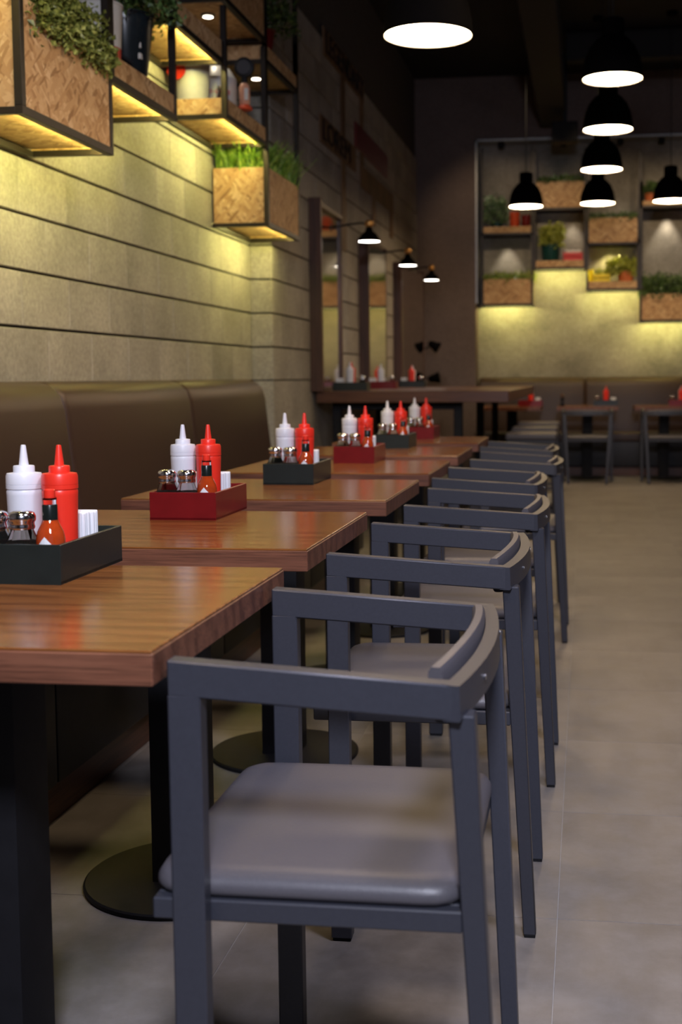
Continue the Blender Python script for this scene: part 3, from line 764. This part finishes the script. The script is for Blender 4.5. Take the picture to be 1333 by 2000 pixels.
def grass(parent, x0, x1, y0, y1, z0, h, n, mat, seed=0, lean=0.4, width=.0035):
    rnd = random.Random(seed); vs_, fs = [], []
    for i in range(n):
        x, y = rnd.uniform(x0, x1), rnd.uniform(y0, y1); a = rnd.uniform(0, 2*PI); L = h*rnd.uniform(.65, 1.1)
        ln = lean*rnd.random()*L; bx, by = math.cos(a)*ln, math.sin(a)*ln
        b0 = rnd.uniform(0, 2*PI); wx, wy = math.cos(b0)*width, math.sin(b0)*width
        b = len(vs_)
        for k, t_ in enumerate((0, .45, .8)):
            ww = (1, .85, .5)[k]
            vs_ += [(x+bx*t_*t_-wx*ww, y+by*t_*t_-wy*ww, z0+L*t_), (x+bx*t_*t_+wx*ww, y+by*t_*t_+wy*ww, z0+L*t_)]
        vs_.append((x+bx, y+by, z0+L*(1-.2*lean)))
        fs += [(b, b+1, b+3, b+2), (b+2, b+3, b+5, b+4), (b+4, b+5, b+6)]
    me = bpy.data.meshes.new('grass_blades'); me.from_pydata(vs_, [], fs); me.materials.append(mat); me.update()
    o = bpy.data.objects.new('grass_blades', me); COL.objects.link(o); o.parent = parent; o['kind'] = 'stuff'; return o

# ------------------------------------------------------------------ wall units: steel frame with strand board
FT = 0.026
def unit(label, cat, length, depth, zb, fh, loc, rz, planter=False, post_up=0.0, led=True, spot=None, near_panel=True, name=None, ledp=1.0, back_open=True, posts=(1, 1)):
    """local: x out from wall 0..depth, y 0..length, z 0 = underside of the frame"""
    t = thing(name or ('wall_planter' if planter else 'wall_shelf'), (loc[0], loc[1], zb), label, cat, 'strand board wall units', rz)
    D, L, h = depth, length, fh
    MB().box((D-FT, 0, 0), (D, L, FT), .001).build('frame_rail', M['frame_steel'], t)
    MB().box((0.004, 0, 0), (FT*.8, L, FT*.8), .001).build('frame_rail', M['frame_steel'], t)
    for y in (0, L-FT):
        MB().box((FT*.8, y, 0.001), (D-FT, y+FT*.9, FT*.85), .001).build('frame_rail', M['frame_steel'], t)
    for k, y in enumerate((0, L-FT)):
        hh = FT+h+(post_up if posts[k] else 0)
        MB().box((D-FT, y, FT), (D, y+FT, hh), .001).build('frame_post', M['frame_steel'], t)
    MB().box((D-.020, FT, FT), (D-.004, L-FT, FT+h), .0008).build('front_panel', M['osb_x'], t)
    MB().box((.012, .006, FT*.85), (D-FT, .020, FT+h), .0008).build('side_panel', M['osb_y'], t)
    MB().box((.012, L-.020, FT*.85), (D-FT, L-.006, FT+h), .0008).build('side_panel', M['osb_y'], t)
    MB().box((.012, .021, FT+.002), (D-.021, L-.021, FT+.016), .0008).build('bottom_panel', M['osb_z'], t)
    if led:
        MB().box((D-.034, FT+.01, .008), (D-.029, L-FT-.01, .024)).build('led_strip', M['led_on'], t)
    if planter:
        MB().box((.014, .021, FT+h-.05), (D-.021, L-.021, FT+h-.03)).build('soil', M['soil'], t)
    if spot:
        MB().lathe([(0.034, FT-.010), (0.036, FT-.006), (0.036, FT+.002)], 20, (spot[0], spot[1], 0)).build('spot_ring', M['silver'], t, smooth=SM)
        if spot[0] > .125: MB().lathe([(0.024, FT-.0115), (0.0, FT-.012)], 20, (spot[0], spot[1], 0)).build('spot_lens', M['spot_on'], t)
        l = bpy.data.lights.new('downlight', 'SPOT'); l.energy = spot[2]; l.color = (1, .86, .66); l.spot_size = spot[3] if len(spot) > 3 else 1.4; l.spot_blend = .5; l.shadow_soft_size = .03
        o = bpy.data.objects.new('downlight', l); COL.objects.link(o); o.parent = t; o.location = (spot[0], spot[1], -.004)
        o.rotation_euler = (0, 0, 0)
    return t
FD = 0.313; ML = 0.722
YY = [2.856, 3.575, 4.297, 5.005, 5.722, 6.472, 7.222]
G = 'shelf'
# out-of-frame unit whose strip lights the first planter
unit('strand board shelf above the first planter, outside the picture', 'shelf', YY[1]-YY[0]-.004, FD, 2.36, .07, (WX, YY[0]), 0)
A = unit('strand board planter nearest the camera, full of small-leaved green bush', 'planter', YY[2]-YY[1], FD, 1.845, .325, (WX, YY[1]), 0, planter=True, post_up=.9)
foliage(A, .02, FD+.02, 0.05, ML-.03, .28, .46, 6000, .026, M['box_leaf'], seed=3, droop=.06, dome=False)
foliage(A, FD-.05, FD+.03, 0.10, ML-.03, .27, .37, 2000, .026, M['box_leaf'], seed=4, dome=False)
B = unit('low strand board shelf with the tall dark bucket on it', 'shelf', YY[3]-YY[2], FD, 2.105, .075, (WX, YY[2]), 0, post_up=.6)
E_ = unit('raised strand board shelf between the dark bucket and the tins', 'shelf', YY[4]-YY[3]-.03, FD, 2.50, .08, (WX, YY[3]+.001), 0)
C_ = unit('strand board shelf carrying the tin, pail and peach bottle', 'shelf', YY[5]-YY[4], FD, 2.265, .070, (WX, YY[4]), 0, post_up=.42)
F_ = unit('strand board planter box at the top edge with a downlight under it', 'planter', YY[5]-YY[4], FD, 2.80, .30, (WX, YY[4]), 0, planter=True, led=False, spot=(.14, .30, 3.0))
D_ = unit('strand board planter with tall grass beside the pilaster', 'planter', YY[6]-YY[5]-.02, FD, 1.855, .285, (WX, YY[5]), 0, planter=True, post_up=.82)
grass(D_, .02, FD-.02, .02, ML-.02,   .25, .25, 2000, M['grass_leaf'], seed=5, lean=.9)
G_ = unit('strand board shelf with a downlight, carrying the dark red pot', 'shelf', YY[6]-YY[5]-.02, FD, 2.70, .07, (WX, YY[5]), 0, led=False, spot=(.15, .40, 3.0), post_up=.5)

# ornaments on the wall units
def pail(name, label, x, y, z, r0, r1, h, mats, cat='bucket', split=None, n=32, rim=True):
    t = thing(name, (x, y, z), label, cat)
    R = lambda u: r0+(r1-r0)*u
    if split is None:
        MB().lathe([(r0*.96, 0), (r0, .004), (r1, h), (r1*.95, h), (r1*.93, h-.01)], n).build('body', mats[0], t, smooth=SM)
    else:
        MB().lathe([(r0*.96, 0), (r0, .004), (R(split), h*split)], n).build('lower_band', mats[0], t, smooth=SM)
        MB().lathe([(R(split), h*split), (r1, h), (r1*.95, h), (r1*.93, h-.01)], n).build('upper_band', mats[1], t, smooth=SM)
    if rim:
        MB().lathe([(r1*1.0, h-.008), (r1*1.04, h-.006), (r1*1.04, h), (r1*1.0, h+.002)], n, cap0=False, cap1=False).build('rim', mats[-1], t, smooth=SM)
    return t
zB = 2.105+FT+.017
pail('tin_bucket', 'white and red tin bucket beside the tall dark bucket', -1.778, 4.46, zB, .075, .088, .27, (M['tin_red'], M['label_white']), split=.42)
tb = pail('tin_bucket', 'tall blue-black bucket holding a leafy bush on the low shelf', -1.772, 4.71, zB, .072, .112, .30, (M['tin_dark'],))
MB().tube([(.0, -.09, .15), (.03, -.115, .12), (.06, -.09, .10)], .007).build('handle', M['black_metal'], tb, smooth=SM)
for dz in (.165, .125):
    MB().box((.070, -.055, dz), (.082, -.028, dz+.022), .002).build('white_mark', M['label_white'], tb)
foliage(tb, -.15, .18, -.19, .19, .27, .46, 1500, .03, M['dark_leaf'], seed=9, lim=(-.17, .3, -.25, .28))
zC = 2.265+FT+.017
wp = pail('tin_pail', 'plain white tin pail with red round emblem next to the wall', -1.868, 5.835, zC, .075, .090, .26, (M['tin_white'],))
MB().lathe([(.045, 0), (.045, .004)], 24, (-.045, -.098, .19), axis='y').build('red_emblem', M['tin_red'], wp)
jar = thing('glass_jar', (-1.742, 5.90, zC), 'small clear glass jar between the white pail and the red-and-white tin', 'jar')
MB().lathe([(.022, 0), (.026, .004), (.026, .10), (.020, .118), (.020, .13)], 24).build('jar_body', M['glass'], jar, smooth=SM)
MB().lathe([(.021, .13), (.022, .131), (.022, .142)], 24).build('lid', M['chrome'], jar, smooth=SM)
can = pail('drink_tin', 'large white tin with red base band and red script lettering', -1.812, 6.05, zC, .098, .100, .21, (M['tin_red'], M['tin_white']), 'tin', split=.34, rim=False)
MB().lathe([(.100, .21), (.066, .262), (.050, .270), (0, .272)], 32).build('shoulder', M['tin_white'], can, smooth=SM)
me = text_mesh('Coca-Cola', .042, .0004, shear=.4)
for v in me.vertices:
    a = -PI/2-.25 + (v.co.x-.06)/.1015; v.co = Vector(((.1008+v.co.z)*math.cos(a), (.1008+v.co.z)*math.sin(a), .125+v.co.y))
me.materials.append(M['tin_red'])
o = bpy.data.objects.new('script_lettering', me); COL.objects.link(o); o.parent = can
pb = thing('novelty_bottle', (-1.662, 6.02, 2.362), 'peach bottle on a red foot topped by a round dark dial', 'ornament')
MB().lathe([(.034, 0), (.038, .004), (.034, .016), (.022, .026)], 24).build('red_foot', M['orange_red'], pb, smooth=SM)
MB().lathe([(.022, .026), (.026, .032), (.027, .11), (.020, .125), (.014, .13)], 24).build('body', M['peach'], pb, smooth=SM)
MB().box((.006, -.0285, .045), (.024, -.020, .10)).build('paper_label', M['label_white'], pb)
MB().lathe([(.014, .13), (.015, .15), (.012, .165)], 16).build('black_neck', M['black_metal'], pb, smooth=SM)
MB().lathe([(.036, -.016), (.048, -.012), (.048, .012), (.036, .016)], 32, (0, 0, .205), axis='y').build('dial_case', M['black_metal'], pb, smooth=SM)
MB().lathe([(.034, -.0165), (.034, -.0175)], 32, (0, 0, .205), axis='y').build('dial_face', M['dial'], pb)
zG = 2.70+FT+.017
rp = pail('plant_pot', 'dark red pot with a small bush at the top corner shelf', -1.78, 6.72, zG, .07, .095, .19, (M['dark_red'],), 'pot')
foliage(rp, -.16, .19, -.17, .22, .17, .34, 1300, .028, M['dark_leaf'], seed=11)

# back wall units: local x out of wall -> -y, local y -> +x
BD = YB-13.72; CW = 0.574
def bunit(label, cat, x0, zb, fh, **kw):
    return unit(label, cat, CW-.002, BD, zb, fh, (x0, YB), -PI/2, **kw)
cx0 = [-1.147, -.573, .001, .574]
u1a = bunit('back wall shelf holding the variegated plant and the orange tin', 'shelf', cx0[0], 2.60, .068, led=False, spot=(.10, .28, 9, 1.25), post_up=.85)
u1b = bunit('back wall strand board planter nearest the dark wall, low green plants', 'planter', cx0[0], 1.83, .27, planter=True, post_up=.5)
grass(u1b, .01, BD-.01, .02, CW-.02, .24, .13, 700, M['grass_leaf'], seed=21, lean=.9, width=.006)
foliage(u1b, .0, BD+.03, .01, CW+.02, .25, .36, 700, .035, M['box_leaf'], seed=22)
u2a = bunit('dim strand board planter high in the second column', 'planter', cx0[1], 2.86, .28, planter=True, led=False, spot=(.10, .42, 7, 1.2), post_up=.35)
foliage(u2a, .0, BD+.03, .02, CW-.02, .27, .36, 600, .035, M['dark_leaf'], seed=23)
u2b = bunit('back wall shelf holding the green bucket and the red ornament', 'shelf', cx0[1], 2.22, .07, post_up=.62)
u3a = bunit('strand board planter above the yellow crate shelf', 'planter', cx0[2], 2.475, .265, planter=True, led=False, spot=(.12, .26, 16, 1.9), post_up=.72)
for c_ in kids(u3a):
    if c_.type == 'LIGHT': c_.data.color = (1, .84, .30)
foliage(u3a, .0, BD+.03, .02, CW-.02, .25, .34, 600, .035, M['dark_leaf'], seed=24)
u3b = bunit('back wall shelf holding the yellow crate and terracotta pot', 'shelf', cx0[2], 1.98, .075, post_up=.45)
u4a = bunit('back wall shelf high in the column at the picture edge', 'shelf', cx0[3], 2.86, .05, led=False, spot=(.08, .30, 14, 1.2), post_up=.5)
u4b = bunit('large low strand board planter with dense green bush at the picture edge', 'planter', cx0[3], 1.635, .28, planter=True, post_up=1.2)
foliage(u4b, -.0, BD+.05, .0, CW+.1, .26, .48, 1700, .04, M['dark_leaf'], seed=25)
# spots washing the top cells
for x, e in ((-.93, 2.2), (.36, 4.0), (.80, 3.0), (-.25, 1.6)):
    t = thing('ceiling_spot', (x, 13.80, 3.60), 'small recessed spotlight under the alcove soffit over %s' % {-.93: 'the variegated plant', .36: 'the yellow crate column', .80: 'the column at the picture edge', -.25: 'the second column'}[x], 'spotlight', 'recessed alcove spotlights')
    MB().lathe([(0.028, -.045), (0.030, -.05), (0.034, -.05), (0.036, 0), (0.036, .02)], 20, cap0=False).build('spot_body', M['black_metal'], t, smooth=SM)
    l = bpy.data.lights.new('spotlight', 'SPOT'); l.energy = e*3; l.color = (1, .88, .72); l.spot_size = 1.0; l.spot_blend = .6; l.shadow_soft_size = .03
    o = bpy.data.objects.new('spotlight', l); COL.objects.link(o); o.parent = t; o.location = (0, 0, -.055); o.rotation_euler = (-.12, 0, 0)

yb = 13.84
vp = pail('plant_pot', 'dark pot with white-flecked variegated plant on the back shelf', -.98, yb, 2.643, .05, .06, .10, (M['bottle_green'],), 'pot')
foliage(vp, -.14, .11, -.10, .11, .08, .34, 420, .05, M['pale_leaf'], seed=31, lim=(-.15, .2, -.14, .14))
pail('tin_can', 'orange-red can beside the variegated plant', -.785, yb-.02, 2.643, .05, .056, .21, (M['orange_red'],), 'can')
pail('tin_can', 'dark red can beside the orange-red one', -.66, yb, 2.643, .048, .052, .18, (M['dark_red'],), 'can')
gb = pail('tin_bucket', 'bottle green bucket of yellow-green flowers on the back shelf', -.39, yb, 2.263, .085, .11, .23, (M['bottle_green'],))
foliage(gb, -.12, .15, -.12, .12, .20, .42, 700, .04, M['yellow_leaf'], seed=33)
rc = thing('red_crate', (-.145, yb, 2.263), 'small red wooden crate with pale knobs on top beside the green bucket', 'crate')
for z in (0, .05, .10):
    MB().box((-.10, -.07, z+.002), (.10, -.06, z+.04), .002).build('slat', M['tin_red'], rc)
    MB().box((-.10, .06, z+.002), (.10, .07, z+.04), .002).build('slat', M['tin_red'], rc)
for s in (-1, 1): MB().box((s*.10-.006, -.07, 0), (s*.10+.006, .07, .145), .002).build('end_panel', M['tin_red'], rc)
MB().box((-.1, -.06, 0), (.1, .06, .008)).build('base_board', M['tin_red'], rc)
for i, (dx, dy) in enumerate(((-.07, -.03), (-.035, .01), (0, -.03), (.035, .01), (.07, -.03))):
    MB().lathe([(0, .135), (.014, .145), (.018, .158), (.013, .17), (0, .175)], 12, (dx, dy, 0)).build('pale_knob', M['label_white'], rc, smooth=SM)
yc = thing('yellow_crate', (.165, yb-.02, 2.025), 'small yellow slatted crate on the back shelf', 'crate')
for z in (0, .05, .10):
    MB().box((-.09, -.07, z+.002), (.09, -.06, z+.04), .002).build('slat', M['yellow'], yc)
    MB().box((-.09, .06, z+.002), (.09, .07, z+.04), .002).build('slat', M['yellow'], yc)
for s in (-1, 1): MB().box((s*.09-.006, -.07, 0), (s*.09+.006, .07, .145), .002).build('end_panel', M['yellow'], yc)
MB().box((-.09, -.06, 0), (.09, .06, .008)).build('base_board', M['yellow'], yc)
foliage(yc, -.08, .08, -.05, .05, .10, .19, 160, .03, M['yellow_leaf'], seed=35)
pail('tin_can', 'narrow yellow can at the end of the shelf by the yellow crate', .04, yb, 2.025, .036, .040, .19, (M['yellow'],), 'can')
op = pail('plant_pot', 'terracotta pot with spreading pale green plant beside yellow crate', .43, yb-.03, 2.025, .07, .09, .16, (M['terracotta'],), 'pot')
foliage(op, -.21, .11, -.12, .12, .13, .28, 800, .045, M['yellow_leaf'], seed=37, lim=(-.3, .14, -.16, .16))
op2 = pail('plant_pot', 'small terracotta pot on the high shelf at the picture edge', .69, yb, 2.905, .05, .062, .12, (M['terracotta'],), 'pot')
foliage(op2, -.07, .09, -.07, .07, .10, .22, 250, .04, M['dark_leaf'], seed=39)
# black speaker box hanging before the shelving
t = thing('ceiling_speaker', (-.22, 12.9, 3.42), 'black box speaker hanging from the ceiling in front of the shelving', 'speaker')
MB().box((-.13, -.1, 0), (.13, .1, .2), .008).build('cabinet', M['black_metal'], t)
MB().box((-.115, -.104, .015), (.115, -.1, .185), .002).build('grille', M['duct'], t)
MB().box((-.02, -.02, .2), (.02, .02, HC-3.42)).build('bracket', M['black_metal'], t)
